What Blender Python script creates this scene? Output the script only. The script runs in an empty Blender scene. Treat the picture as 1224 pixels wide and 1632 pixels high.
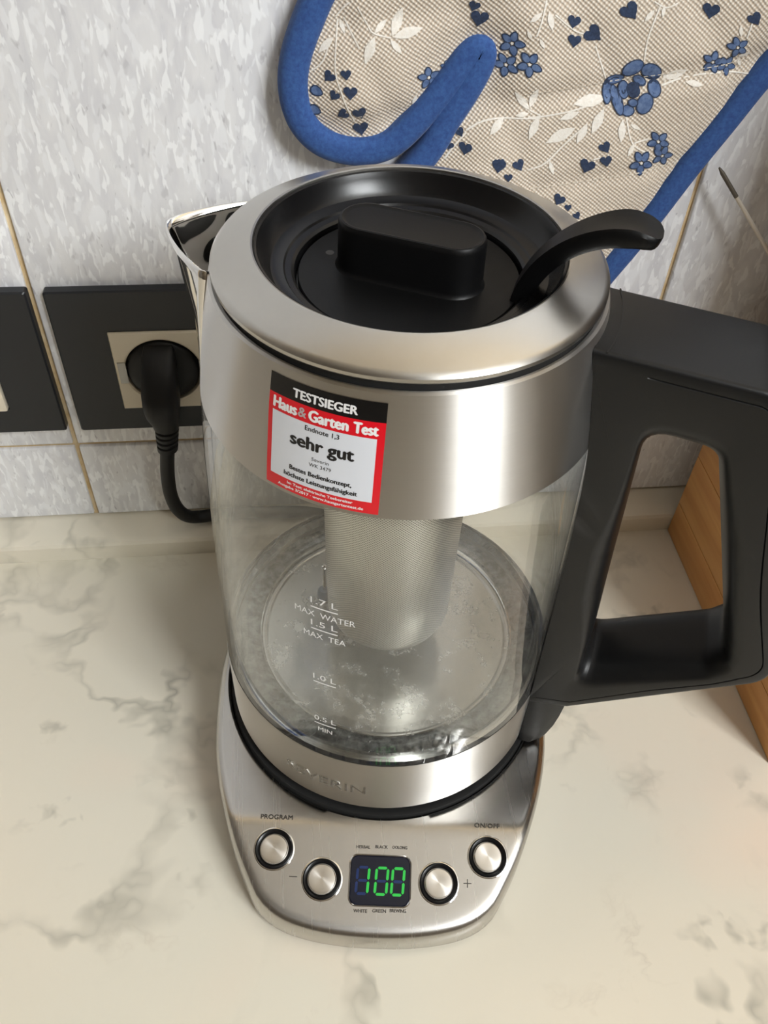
import bpy, bmesh, math, random
import numpy as np
from mathutils import Vector, Matrix
from mathutils.geometry import delaunay_2d_cdt, tessellate_polygon

S = 0.001                                   # everything below is written in millimetres
scn = bpy.context.scene
COL = scn.collection

# ------------------------------------------------------------------ camera
CC = np.array((-34.833, -221.703, 375.608))
CR = np.array((0.9942677, -0.1004306, 0.0366790))
CU = np.array((0.0483614, 0.7283893, 0.6834546))
CF = np.array((0.0953563, 0.6777631, -0.7290709))
FPX = 1376.67
cd = bpy.data.cameras.new('camera'); cam = bpy.data.objects.new('camera', cd); COL.objects.link(cam)
cd.sensor_fit = 'VERTICAL'; cd.sensor_height = 36.0; cd.sensor_width = 27.0
cd.lens = FPX / 1632 * 36.0; cd.clip_start = 0.01; cd.clip_end = 50
m = Matrix.Identity(4)
for i in range(3):
    m[i][0], m[i][1], m[i][2], m[i][3] = CR[i], CU[i], -CF[i], CC[i] * S
cam.matrix_world = m
scn.camera = cam

# ------------------------------------------------------------------ world, daylight, exposure
wd = bpy.data.worlds.new('world'); scn.world = wd; wd.use_nodes = True
wd.node_tree.nodes['Background'].inputs[0].default_value = (0.80, 0.88, 1.0, 1)
wd.node_tree.nodes['Background'].inputs[1].default_value = 1.0
ld = bpy.data.lights.new('window_front_offscreen', 'AREA'); ld.shape = 'RECTANGLE'
ld.size = 1.0; ld.size_y = 1.1; ld.energy = 150; ld.color = (0.98, 0.99, 1.0)
lo = bpy.data.objects.new('window_front_offscreen', ld); COL.objects.link(lo)
lo.location = (1.22, -1.66, 1.75); lo.rotation_euler = (math.radians(90), 0, 0)
scn.view_settings.view_transform = 'Standard'; scn.view_settings.look = 'None'
scn.view_settings.exposure = 0.0; scn.view_settings.gamma = 1.0
scn.view_settings.use_curve_mapping = False

# ------------------------------------------------------------------ helpers
W = 120.446                                 # y of the tiled wall

def ray(px, py):
    d = CF * FPX + CR * (px - 612) + CU * (816 - py)
    return d / np.linalg.norm(d)

def on_y(px, py, y):
    d = ray(px, py); P = CC + d * (y - CC[1]) / d[1]
    return float(P[0]), float(P[2])

def on_plane(px, py, p0, n):
    d = ray(px, py); n = np.array(n); t = (np.array(p0) - CC) @ n / (d @ n)
    return CC + d * t

def obj(name, verts, faces, mat, parent=None, smooth=True, angle=35, loc=None, uvs=None):
    """verts in world millimetres; loc = the object's own origin (mm)"""
    if loc is None:
        loc = (0, 0, 0)
        if parent is not None: loc = WL[parent.name]
    me = bpy.data.meshes.new(name)
    V = [((v[0] - loc[0]) * S, (v[1] - loc[1]) * S, (v[2] - loc[2]) * S) for v in verts]
    me.from_pydata(V, [], [tuple(f) for f in faces])
    me.validate(); me.update()
    if smooth:
        me.shade_smooth(); me.set_sharp_from_angle(angle=math.radians(angle))
    if mat is not None: me.materials.append(mat)
    o = bpy.data.objects.new(name, me); COL.objects.link(o)
    if parent is None: o.location = Vector(loc) * S
    else: o.parent = parent
    WL[o.name] = loc
    return o
WL = {}

def thing(name, label, cat, loc=(0, 0, 0), group=None):
    o = bpy.data.objects.new(name, None); COL.objects.link(o); o.empty_display_size = .02
    o.location = Vector(loc) * S; WL[o.name] = tuple(loc)
    return tag(o, label, cat, group)

def tag(o, label, cat, group=None):
    o['label'] = label; o['category'] = cat
    if group: o['group'] = group
    return o

def structure(o, label=None):
    o['kind'] = 'structure'
    if label: o['label'] = label
    return o

class MB:
    def __init__(s): s.v = []; s.f = []
    def add(s, v, f):
        b = len(s.v); s.v += [tuple(map(float, p)) for p in v]; s.f += [tuple(i + b for i in q) for q in f]
        return s
    def box(s, lo, hi, bev=0.0):
        if bev <= 0:
            x0, y0, z0 = lo; x1, y1, z1 = hi
            return s.add([(x0,y0,z0),(x1,y0,z0),(x1,y1,z0),(x0,y1,z0),(x0,y0,z1),(x1,y0,z1),(x1,y1,z1),(x0,y1,z1)],
                         [(3,2,1,0),(4,5,6,7),(0,1,5,4),(1,2,6,5),(2,3,7,6),(3,0,4,7)])
        bm = bmesh.new(); bmesh.ops.create_cube(bm, size=1)
        for v in bm.verts:
            for k in range(3): v.co[k] = (lo[k] + hi[k]) / 2 + v.co[k] * (hi[k] - lo[k])
        bmesh.ops.bevel(bm, geom=bm.edges[:], offset=bev, segments=2, profile=.6, affect='EDGES')
        bm.verts.index_update()
        s.add([v.co[:] for v in bm.verts], [[v.index for v in f.verts] for f in bm.faces]); bm.free()
        return s
    def loops(s, L, closed=True, cap0=False, cap1=False, wrap=False):
        n = len(L[0]); v = [p for l in L for p in l]; f = []
        K = len(L)
        for i in range(K if wrap else K - 1):
            j = (i + 1) % K
            for k in range(n if closed else n - 1):
                a = (k + 1) % n
                f.append((i*n+k, i*n+a, j*n+a, j*n+k))
        if cap0: f.append(tuple(reversed(range(n))))
        if cap1: f.append(tuple(range((K-1)*n, K*n)))
        return s.add(v, f)
    def obj(s, name, mat, parent=None, **k): return obj(name, s.v, s.f, mat, parent, **k)

def lathe(prof, n=96, c=(0, 0), mb=None):
    """profile listed from outside-bottom upwards; r = 0 ends close"""
    mb = mb or MB()
    L = [[(c[0] + r*math.cos(2*math.pi*k/n), c[1] + r*math.sin(2*math.pi*k/n), z) for k in range(n)] for r, z in prof]
    return mb.loops(L)

def tube(path, rad, n=12, mb=None, flat=1.0):
    mb = mb or MB(); P = [Vector(p) for p in path]; L = []
    up = Vector((0.13, 0.2, 0.97)); 
    for i, p in enumerate(P):
        t = (P[min(i+1, len(P)-1)] - P[max(i-1, 0)]).normalized()
        a = t.cross(up)
        if a.length < .05: a = t.cross(Vector((1, 0, 0)))
        a.normalize(); b = t.cross(a); up = -b if (-b).dot(up) > 0 else b
        r = rad[i] if isinstance(rad, (list, tuple)) else rad
        L.append([p + a*(r*math.cos(q)) + b*(r*flat*math.sin(q)) for q in [2*math.pi*k/n for k in range(n)]])
    return mb.loops(L, cap0=True, cap1=True)

def spline(pts, n=8, closed=False):
    P = [Vector(p) for p in pts]; out = []; N = len(P)
    for i in range(N if closed else N - 1):
        g = (lambda k: P[k % N]) if closed else (lambda k: P[max(0, min(N-1, k))])
        a, b, c, d = g(i-1), g(i), g(i+1), g(i+2)
        for k in range(n):
            t = k / n
            out.append(.5*((2*b) + (c-a)*t + (2*a-5*b+4*c-d)*t*t + (3*b-a-3*c+d)*t**3))
    if not closed: out.append(P[-1])
    return out

def text_geo(txt, width=None, size=1.0, bold=0.0, height=None):
    """flat text centred on (0,0) in millimetres: list of 2-d points and faces"""
    cu = bpy.data.curves.new('t', 'FONT'); cu.body = txt; cu.size = 1.0; cu.resolution_u = 3
    o = bpy.data.objects.new('t', cu); COL.objects.link(o)
    dg = bpy.context.evaluated_depsgraph_get(); dg.update()
    me = bpy.data.meshes.new_from_object(o.evaluated_get(dg))
    P = [(v.co.x, v.co.y) for v in me.vertices]; Fc = [tuple(p.vertices) for p in me.polygons]
    bpy.data.objects.remove(o); bpy.data.curves.remove(cu); bpy.data.meshes.remove(me)
    xs = [p[0] for p in P]
    cap = 0.73
    sx = width / (max(xs) - min(xs)) if width else size
    sy = height / cap if height else sx
    cx = (max(xs) + min(xs)) / 2
    return [((x - cx) * sx, (y - cap/2) * sy) for x, y in P], Fc

# ------------------------------------------------------------------ materials
def mat(name, col=(.8, .8, .8), rough=.5, metal=0.0, **kw):
    M = bpy.data.materials.new(name); M.use_nodes = True
    b = M.node_tree.nodes['Principled BSDF']
    b.inputs['Base Color'].default_value = (*col, 1); b.inputs['Roughness'].default_value = rough
    b.inputs['Metallic'].default_value = metal
    for k, v in kw.items(): b.inputs[k.replace('_', ' ')].default_value = v
    return M

class NT:
    def __init__(s, M): s.t = M.node_tree; s.b = s.t.nodes.get('Principled BSDF')
    def n(s, typ, _props=None, **inp):
        d = s.t.nodes.new('ShaderNode' + typ)
        for k, v in (_props or {}).items(): setattr(d, k, v)
        for k, v in inp.items():
            k = k.replace('_', ' ')
            key = int(k[1:]) if k[0] == 'i' and k[1:].isdigit() else k
            if isinstance(v, bpy.types.NodeSocket): s.t.links.new(v, d.inputs[key])
            else: d.inputs[key].default_value = v
        return d
    def link(s, a, b): s.t.links.new(a, b)
    def coord(s, which='Object', scale=(1, 1, 1), rot=(0, 0, 0), loc=(0, 0, 0)):
        c = s.n('TexCoord').outputs[which]
        mp = s.n('Mapping', Vector=c, Location=loc, Rotation=rot, Scale=scale)
        return mp.outputs[0]
    def noise(s, vec, scale, detail=3, rough=.5, dist=0.0):
        return s.n('TexNoise', Vector=vec, Scale=scale, Detail=detail, Roughness=rough, Distortion=dist).outputs[0]
    def math(s, op, a, b=0.0, c=0.0): return s.n('Math', {'operation': op}, i0=a, i1=b, i2=c).outputs[0]
    def ramp(s, fac, stops, interp='LINEAR'):
        r = s.n('ValToRGB', Fac=fac); e = r.color_ramp.elements; r.color_ramp.interpolation = interp
        while len(e) < len(stops): e.new(.5)
        for k, (p, c) in enumerate(stops):
            e[k].position = p; e[k].color = (c, c, c, 1) if isinstance(c, (int, float)) else (*c, 1)
        return r.outputs[0]
    def mix(s, f, a, b):
        q = s.n('Mix', {'data_type': 'RGBA'})
        for k, v in ((0, f), (6, a), (7, b)):
            if isinstance(v, bpy.types.NodeSocket): s.link(v, q.inputs[k])
            else: q.inputs[k].default_value = v if k == 0 else (*v, 1)
        return q.outputs[2]
    def bump(s, h, strength=.3, dist=.001):
        s.link(s.n('Bump', Strength=strength, Distance=dist, Height=h).outputs[0], s.b.inputs['Normal'])
    def set(s, **k):
        for a, v in k.items():
            i = s.b.inputs[a.replace('_', ' ')]
            if isinstance(v, bpy.types.NodeSocket): s.link(v, i)
            else: i.default_value = v

def sr(r, g, b):                            # sRGB 0-255 -> linear
    return tuple(((c/255 + .055)/1.055)**2.4 if c > 10 else c/255/12.92 for c in (r, g, b))

# tiles: grey glaze with dabbed, near-vertical white brush marks
M_TILE = mat('tile_glaze', rough=.32); T = NT(M_TILE)
def lay(sx_, sz_, loc, dist=.5, det=2): return T.noise(T.coord(scale=(sx_, 1, sz_), rot=(0, math.radians(3), 0), loc=loc), 1.0, det, .5, dist)
n1 = lay(330, 95, (0, 0, 0)); n2 = lay(150, 45, (3, 0, 7), .7, 3); n3 = lay(300, 120, (9, 0, 2)); n4 = lay(210, 80, (5, 0, 4), .4); n5 = lay(420, 150, (1, 0, 8))
c = T.mix(T.ramp(n2, [(.36, 0), (.62, 1)]), sr(219, 219, 223), sr(232, 232, 234))
c = T.mix(T.ramp(n4, [(.54, 0), (.58, .7)]), c, sr(240, 241, 244))
c = T.mix(T.ramp(n1, [(.56, 0), (.60, .8)]), c, sr(250, 251, 253))
c = T.mix(T.ramp(n3, [(.64, 0), (.72, .55)]), c, sr(186, 185, 189))
c = T.mix(T.ramp(n5, [(.68, 0), (.74, .6)]), c, sr(170, 168, 173))
T.set(Base_Color=c); T.bump(T.math('ADD', n1, n2), .12, .0006)

M_GROUT = mat('grout', sr(196, 170, 128), .9); T = NT(M_GROUT)
g = T.noise(T.coord(scale=(1, 1, 1)), 90, 4, .6)
T.set(Base_Color=T.mix(T.ramp(g, [(.35, 0), (.7, 1)]), sr(196, 166, 118), sr(222, 204, 170))); T.bump(g, .4, .0006)

def marble(name, seed=(0, 0, 0), rough=.33):
    M = mat(name, rough=rough); T = NT(M)
    v = T.coord(loc=seed)
    w = T.n('TexNoise', Vector=v, Scale=14.0, Detail=4.0, Roughness=.6)
    vv = T.n('VectorMath', {'operation': 'MULTIPLY_ADD'}, i0=w.outputs['Color'], i1=(.045, .045, .045), i2=v).outputs[0]
    a = T.noise(vv, 9.5, 4, .55, .4); b = T.noise(vv, 17.0, 5, .6, .2); k = T.noise(v, 12.0, 3, .5); sp_ = T.noise(vv, 42.0, 3, .55); spm = T.noise(T.coord(loc=(8, 3, 2)), 14.0, 2, .5)
    k2 = T.noise(v, 16.0, 3, .5, .3); tone = T.noise(v, 5.0, 2, .5); pink = T.noise(T.coord(loc=(4, 2, 1)), 8.0, 3, .5)
    base = T.mix(T.ramp(tone, [(.38, 0), (.62, 1)]), sr(227, 218, 200), sr(220, 215, 200))
    base = T.mix(T.ramp(pink, [(.56, 0), (.75, .8)]), base, sr(229, 212, 194))
    line1 = T.ramp(T.math('ABSOLUTE', T.math('SUBTRACT', a, .5)), [(0, 1), (.008, .7), (.032, 0)])
    line2 = T.ramp(T.math('ABSOLUTE', T.math('SUBTRACT', b, .47)), [(0, .8), (.006, .5), (.03, 0)])
    f = T.math('MULTIPLY', line1, T.ramp(k, [(.47, 0), (.64, .7)]))
    f2 = T.math('MULTIPLY', line2, T.ramp(k2, [(.55, 0), (.72, .6)]))
    f3 = T.math('MULTIPLY', T.ramp(sp_, [(.60, 0), (.70, .8)]), T.ramp(spm, [(.5, 0), (.62, 1)]))
    base = T.mix(f3, base, sr(160, 156, 142))
    base = T.mix(f2, base, sr(192, 182, 166))
    base = T.mix(f, base, sr(152, 149, 136))
    T.set(Base_Color=base); return M
M_MARBLE = marble('worktop_marble', (2.37, 5.61, 0)); M_MARBLE2 = marble('upstand_marble', (7.7, 1.2, 3.3), .4)

def steel(name, col, rough, tangent=None, aniso=.6, streak=(60, 60, 2500), amt=.07):
    M = mat(name, col, rough, 1.0); T = NT(M)
    n = T.noise(T.coord(scale=streak), 1.0, 3, .6)
    T.set(Roughness=T.math('MULTIPLY_ADD', n, amt, rough - amt/2), Anisotropic=aniso)
    T.set(Base_Color=T.mix(n, tuple(c*.965 for c in col), tuple(min(1, c*1.03) for c in col)))
    if tangent == 'radial':
        T.set(Tangent=T.n('Tangent', {'direction_type': 'RADIAL', 'axis': 'Z'}).outputs[0], Anisotropic_Rotation=.25)
    elif tangent: T.set(Tangent=T.n('CombineXYZ', X=tangent[0], Y=tangent[1], Z=tangent[2]).outputs[0])
    return M
M_STEEL = steel('brushed_steel', (.69, .67, .64), .42, 'radial', 1.0)
M_RING = steel('satin_steel', (.52, .505, .475), .30, 'radial', .3, (250, 250, 250))
M_BASE = steel('brushed_base_steel', (.55, .535, .51), .27, (.992, -.127, 0), .55, (900, 10, 60), .03)
M_CAP = steel('turned_steel', (.82, .80, .77), .22, 'radial', .85, (600, 600, 600))
M_POL = mat('polished_steel', (.80, .79, .77), .07, 1.0)
M_EMB = mat('embossed_steel', (.86, .85, .82), .14, 1.0)
M_WIRE = mat('rod_steel', (.62, .60, .57), .35, 1.0)
M_PLATE = mat('heating_plate_steel', rough=.34, metal=.85); T = NT(M_PLATE)
n = T.noise(T.coord(), 95, 6, .7, .3); n2 = T.noise(T.coord(loc=(1, 2, 0)), 420, 3, .6)
f = T.math('MULTIPLY', T.ramp(n, [(.5, 0), (.66, .4)]), T.ramp(n2, [(.35, .4), (.6, 1)]))
T.set(Base_Color=T.mix(f, (.50, .49, .465), (.78, .76, .72)), Metallic=T.math('SUBTRACT', .9, f), Roughness=T.math('MULTIPLY_ADD', f, .4, .19))

def plastic(name, col, rough, bump=.08, scale=1800):
    M = mat(name, col, rough); T = NT(M); T.set(Specular_IOR_Level=.38); T.bump(T.noise(T.coord(), scale, 2, .5), bump, .0002); return M
M_BLACK = plastic('black_plastic', (.008, .008, .0082), .38)
NT(M_BLACK).set(Specular_IOR_Level=.3)
M_BLACK2 = plastic('black_gloss_plastic', (.004, .004, .0045), .27, .03)
M_LID = plastic('black_lid_plastic', (.003, .003, .0033), .42)
NT(M_LID).set(Specular_IOR_Level=.22)
M_SEAL = plastic('black_seal', (.012, .012, .012), .55)
M_PANEL = plastic('charcoal_cover', (.016, .0175, .0205), .34, .05)
M_WHITE = plastic('ivory_plastic', sr(226, 216, 196), .35, .03)
M_CORD = plastic('black_rubber', (.008, .008, .0085), .5)
M_CLIP = mat('earth_clip', (.35, .34, .32), .4, .9)
M_RINGSEAL = mat('jar_seal', rough=.22); T = NT(M_RINGSEAL)
n = T.noise(T.coord(), 230, 3, .55); T.set(Base_Color=T.mix(T.ramp(n, [(.4, 0), (.65, 1)]), (.10, .10, .105), (.34, .34, .34))); T.bump(n, .8, .002)

# thin clear glass: mirror reflection by Fresnel over clear transmission
def clear_glass(name, tint=(.975, .982, .975)):
    M = bpy.data.materials.new(name); M.use_nodes = True; t = M.node_tree; t.nodes.clear()
    o = t.nodes.new('ShaderNodeOutputMaterial'); mx = t.nodes.new('ShaderNodeMixShader')
    tr = t.nodes.new('ShaderNodeBsdfTransparent'); gl = t.nodes.new('ShaderNodeBsdfGlossy'); lw = t.nodes.new('ShaderNodeLayerWeight')
    tr.inputs[0].default_value = (*tint, 1); gl.inputs['Roughness'].default_value = .015; gl.inputs[0].default_value = (1, 1, 1, 1)
    pw = t.nodes.new('ShaderNodeMath'); pw.operation = 'POWER'; pw.inputs[1].default_value = 4.5
    ma = t.nodes.new('ShaderNodeMath'); ma.operation = 'MULTIPLY_ADD'; ma.inputs[1].default_value = .9; ma.inputs[2].default_value = .055
    t.links.new(lw.outputs['Facing'], pw.inputs[0]); t.links.new(pw.outputs[0], ma.inputs[0])
    t.links.new(ma.outputs[0], mx.inputs[0]); t.links.new(tr.outputs[0], mx.inputs[1]); t.links.new(gl.outputs[0], mx.inputs[2])
    t.links.new(mx.outputs[0], o.inputs[0]); return M
M_GLASS = clear_glass('jar_glass')
M_RIMGLASS = mat('thick_glass', (.93, .95, .94), .03, 0, IOR=1.45, Transmission_Weight=1.0)

M_MESH = mat('strainer_mesh', rough=.34, metal=.9); T = NT(M_MESH)
uv = T.n('TexCoord').outputs['UV']
mp = T.n('Mapping', Vector=uv, Rotation=(0, 0, math.radians(45)), Scale=(1, 1, 1)).outputs[0]
vo = T.n('TexVoronoi', {'voronoi_dimensions': '2D'}, Vector=mp, Scale=1.15, Randomness=0.0).outputs['Distance']
h = T.ramp(vo, [(.30, 0), (.40, 1)])
T.set(Base_Color=T.mix(h, (.24, .235, .22), (.76, .74, .70))); T.bump(h, .35, .0003)

M_WOOD = mat('bamboo', rough=.45); T = NT(M_WOOD)
n = T.noise(T.coord(scale=(90, 5, 90)), 1.0, 4, .55, .4); n2 = T.noise(T.coord(scale=(14, 2, 30), loc=(3, 1, 0)), 1.0, 2, .5)
cw = T.mix(T.ramp(n, [(.3, 0), (.7, 1)]), sr(190, 130, 68), sr(224, 170, 104))
T.set(Base_Color=T.mix(T.ramp(n2, [(.4, 0), (.7, .5)]), cw, sr(164, 106, 52))); T.bump(n, .1, .0005)

M_CLOTH = mat('canvas', rough=.9); T = NT(M_CLOTH)
v = T.coord(scale=(1, 1, 1), rot=(0, math.radians(10), 0)); sep = T.n('SeparateXYZ', Vector=v)
k = 2 * math.pi / .0018
wob = T.noise(T.coord(), 160, 2, .5)
sx = T.math('SINE', T.math('MULTIPLY_ADD', sep.outputs[0], k, T.math('MULTIPLY', wob, 2.0)))
sz = T.math('SINE', T.math('MULTIPLY_ADD', sep.outputs[2], k, T.math('MULTIPLY', wob, 1.5)))
wv = T.math('MULTIPLY', sx, sz)
var = T.noise(T.coord(scale=(70, 1, 500)), 1.0, 3, .6)
cl = T.mix(T.ramp(T.math('MULTIPLY_ADD', wv, .5, .5), [(.3, 0), (.8, 1)]), sr(198, 179, 158), sr(246, 238, 226))
T.set(Base_Color=T.mix(T.ramp(var, [(.3, 0), (.75, .45)]), cl, sr(202, 186, 166)), Sheen_Weight=.15); T.bump(wv, .5, .0005)
def cloth(name, a, b, scale=900):
    M = mat(name, rough=.88); T = NT(M); n = T.noise(T.coord(), scale, 3, .6)
    T.set(Base_Color=T.mix(T.ramp(n, [(.3, 0), (.7, 1)]), a, b), Sheen_Weight=.1); T.bump(n, .35, .0004); return M
M_TAPE = cloth('blue_binding_cloth', sr(36, 68, 128), sr(54, 92, 152), 700)
M_NAVY = cloth('navy_print_ink', sr(30, 44, 70), sr(52, 68, 98))
M_BLUE = cloth('blue_print_ink', sr(66, 90, 134), sr(112, 134, 172), 420)
M_INK = cloth('white_print_ink', sr(238, 230, 218), sr(250, 246, 238))
M_THREAD = cloth('pale_thread', sr(220, 208, 190), sr(236, 228, 214))

M_RED = mat('sticker_red', sr(226, 14, 34), .3); M_SBLK = mat('sticker_black', sr(14, 13, 14), .3)
M_SWHT = mat('sticker_white', sr(228, 232, 240), .3); M_TXTW = mat('white_lettering', sr(246, 246, 246), .4)
M_SILV = mat('silver_lettering', sr(190, 176, 176), .4)
M_TXTB = mat('black_lettering', sr(16, 16, 20), .4); M_TXTG = mat('dark_lettering', sr(56, 52, 48), .5)
M_SCREEN = mat('display_glass', sr(9, 15, 34), .12)
M_SEGOFF = mat('unlit_segment', sr(12, 40, 92), .3)
M_SEGON = mat('lit_segment', (.0, .02, .0), .4); T = NT(M_SEGON)
T.set(Emission_Color=(.035, .95, .11, 1), Emission_Strength=.55)
M_PAINT = mat('wall_paint', sr(136, 131, 126), .8); M_CEIL = mat('ceiling_paint', sr(196, 193, 188), .85)
M_FLOOR = mat('floor_tile', sr(96, 84, 72), .5)
M_FRAME = mat('window_frame_paint', sr(232, 230, 224), .45); M_CAB = mat('shade_block_paint', sr(112, 104, 96), .4)
M_PANE = clear_glass('window_pane', (.97, .98, .98))

# ------------------------------------------------------------------ the room
X0, X1, Y1, ZF, ZC = -1700, 2000, -1600, -900, 2400
structure(MB().box((X0, Y1, ZF - 50), (X1, W + 60, ZF)).obj('floor', M_FLOOR, smooth=False))
structure(MB().box((X0, Y1, ZC), (X1, W + 60, ZC + 50)).obj('ceiling', M_CEIL, smooth=False))
structure(MB().box((X0 - 50, Y1, ZF), (X0, W + 60, ZC)).obj('wall_left', M_PAINT, smooth=False))
structure(MB().box((X1, Y1, ZF), (X1 + 50, W + 60, ZC)).obj('wall_right', M_PAINT, smooth=False))
wx0, wx1, wz0, wz1 = 720, 1720, 1200, 2300
b = MB().box((X0, Y1 - 50, ZF), (X1, Y1, wz0)).box((X0, Y1 - 50, wz1), (X1, Y1, ZC))
b.box((X0, Y1 - 50, wz0), (wx0, Y1, wz1)).box((wx1, Y1 - 50, wz0), (X1, Y1, wz1))
structure(b.obj('wall_front', M_PAINT, smooth=False))
xm = (wx0 + wx1) / 2
win = bpy.data.objects.new('window_1', None); COL.objects.link(win); win.location = Vector((xm, Y1, wz0)) * S
WL['window_1'] = (xm, Y1, wz0); structure(win, 'white framed window with two panes facing the worktop')
ya, yb = Y1 - 45, Y1 - 5
fr = MB().box((wx0, ya, wz0), (wx0 + 40, yb, wz1)).box((wx1 - 40, ya, wz0), (wx1, yb, wz1))
fr.box((wx0 + 40, ya, wz0), (wx1 - 40, yb, wz0 + 40)).box((wx0 + 40, ya, wz1 - 40), (wx1 - 40, yb, wz1))
fr.box((xm - 20, ya, wz0 + 40), (xm + 20, yb, wz1 - 40)).obj('window_frame', M_FRAME, win, smooth=False)
for a, c_ in ((wx0 + 40, xm - 20), (xm + 20, wx1 - 40)):
    MB().box((a, Y1 - 27, wz0 + 40), (c_, Y1 - 23, wz1 - 40)).obj('pane', M_PANE, win, smooth=False)

# back wall with its tiles; joints recessed and ochre
wall = structure(MB().box((X0, W + 2.0, ZF), (X1, W + 60, ZC)).obj('wall_back', M_GROUT, smooth=False), 'tiled kitchen wall with ochre joints')
TW, GAP = 290.9, 2.4
cols = [(-148.4 + TW * k) for k in range(-2, 4)]
rows = [(16.4, 69.2), (69.2, 469.2), (469.2, 869.2)]
random.seed(3)
tile_cache = {}
for (za, zb) in rows:
    for xa in cols[:-1]:
        key = (za, zb)
        if key not in tile_cache:
            mb = MB().box((GAP/2, 0, GAP/2), (TW - GAP/2, 4.0, zb - za - GAP/2), .8)
            me = bpy.data.meshes.new('tile'); me.from_pydata([Vector(v) * S for v in mb.v], [], mb.f); me.update()
            me.shade_smooth(); me.set_sharp_from_angle(angle=math.radians(60)); me.materials.append(M_TILE); tile_cache[key] = me
        o = bpy.data.objects.new('tile', tile_cache[key]); COL.objects.link(o)
        o.parent = wall; o.location = Vector((xa, W, za)) * S
# the worktop and its upstand
wt = MB().box((-1150, -480, -38), (350, W + 1.5, 0), 3.0).obj('worktop', M_MARBLE)
tag(wt, 'cream marble-look kitchen worktop with grey veins under the kettle', 'worktop')
prof = [(W - 18.0, .05), (W - 18.0, 10.2), (W - 17.0, 12.0), (W - 14.5, 13.2), (W - 2.5, 16.2), (W + .0, 16.4), (W + 1.8, 16.4), (W + 1.8, .05)]
structure(MB().loops([[(x, y, z) for y, z in prof] for x in (-1150, 350)], cap0=True, cap1=True).obj('trim_1', M_MARBLE2, angle=25),
          'marble-look upstand strip where the worktop meets the tiles')
# fridge-shaped block added out of view to shade the right of the tiles
tc = thing('added_shade_block', 'added grey fridge-shaped block out of view, shading the right of the tiles', 'added_shade_block', (620, -80, ZF))
MB().box((352, -170, ZF + 12), (950, W - 4, 520), 4).obj('carcass', M_CAB, tc)
for za, zb in ((ZF + 40, 60), (66, 516)):
    d_ = MB().box((353, -220, za), (949, -172, zb), 6).obj('door', M_CAB, tc)
    MB().box((378, -242, (zb - 190) if za < 0 else za + 30), (394, -220.5, (zb - 40) if za < 0 else za + 180), 4).obj('handle', M_WIRE, d_)
for px_ in (400, 900):
    for py_ in (-130, 60): MB().box((px_ - 18, py_ - 18, ZF), (px_ + 18, py_ + 18, ZF + 12.5), 1).obj('foot', M_SEAL, tc)

# ------------------------------------------------------------------ kettle base (turned a little, local frame kx, ky)
TH = math.radians(-7.3)
KX = np.array((math.cos(TH), math.sin(TH), 0)); KY = np.array((-math.sin(TH), math.cos(TH), 0))
def kb(x, y, z): return tuple(KX * x + KY * y + np.array((0, 0, z)))
half = [(0, -115.5), (14, -115.0), (28, -113.0), (39, -109.5), (47.5, -103.5), (53, -95), (58.5, -85), (64, -72), (69.5, -56), (73.6, -38), (76, -15), (76.5, 5),
        (74, 28), (66, 50), (52, 66), (34, 76), (16, 80), (0, 81)]
outl = [(x, y) for x, y in half] + [(-x, y) for x, y in reversed(half[1:-1])]
outl = [(p.x, p.y) for p in spline([(x, y, 0) for x, y in outl], 6, True)]
def out_r(a):
    best = 0; d = (math.cos(a), math.sin(a))
    for (xa, ya), (xb, yb) in zip(outl, outl[1:] + outl[:1]):
        ex, ey = xb - xa, yb - ya; den = d[0]*ey - d[1]*ex
        if abs(den) < 1e-9: continue
        t = (xa*ey - ya*ex)/den; u = (xa*d[1] - ya*d[0])/den
        if t > 0 and -1e-6 <= u <= 1 + 1e-6: best = max(best, t)
    return best
SL = 0.30                                    # slope of the control panel
def top_z(x, y):
    s = max(0.0, -y - 71.0)
    return 26.5 - SL * (s - 3 if s > 6 else s*s/12)
base = thing('kettle_stand', 'brushed steel heating base with four buttons and green display', 'kettle stand')
NA = 200; L = []
ang = [2*math.pi*k/NA for k in range(NA)]
RO = [out_r(a) for a in ang]
def bl(fun): L.append([kb(*fun(a, r)) for a, r in zip(ang, RO)])
bl(lambda a, r: ((r-4)*math.cos(a), (r-4)*math.sin(a), .6))
bl(lambda a, r: ((r-.6)*math.cos(a), (r-.6)*math.sin(a), 2.5))
bl(lambda a, r: (r*math.cos(a), r*math.sin(a), 5))
def edge(inset, drop): bl(lambda a, r: ((r-inset)*math.cos(a), (r-inset)*math.sin(a), top_z((r-inset)*math.cos(a), (r-inset)*math.sin(a)) - drop))
for ins, dr in ((.35, 4.2), (.9, 2.2), (1.9, .8), (3.2, .2)): edge(ins, dr)
for q in [k/16 for k in range(1, 17)]:
    bl(lambda a, r: (((r-3.2)*(1-q) + 72.3*q)*math.cos(a), ((r-3.2)*(1-q) + 72.3*q)*math.sin(a),
                     top_z(((r-3.2)*(1-q) + 72.3*q)*math.cos(a), ((r-3.2)*(1-q) + 72.3*q)*math.sin(a))))
for r_, z_ in ((71.2, 25.2), (70.6, 22.0), (69, 22)): bl(lambda a, r: (r_*math.cos(a), r_*math.sin(a), z_))
MB().loops(L).obj('shell', M_BASE, base, angle=50)
lathe([(72.5, .3), (72.5, 21.8), (0.01, 21.8)], 64).obj('floor_plate', M_SEAL, base)
lathe([(70.9, 21.9), (70.9, 25.6), (70.2, 26.6), (66, 26.9), (64, 26.2), (20, 26.2), (12, 26.4), (0.01, 26.4)], 96).obj('power_ring', M_SEAL, base)
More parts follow.
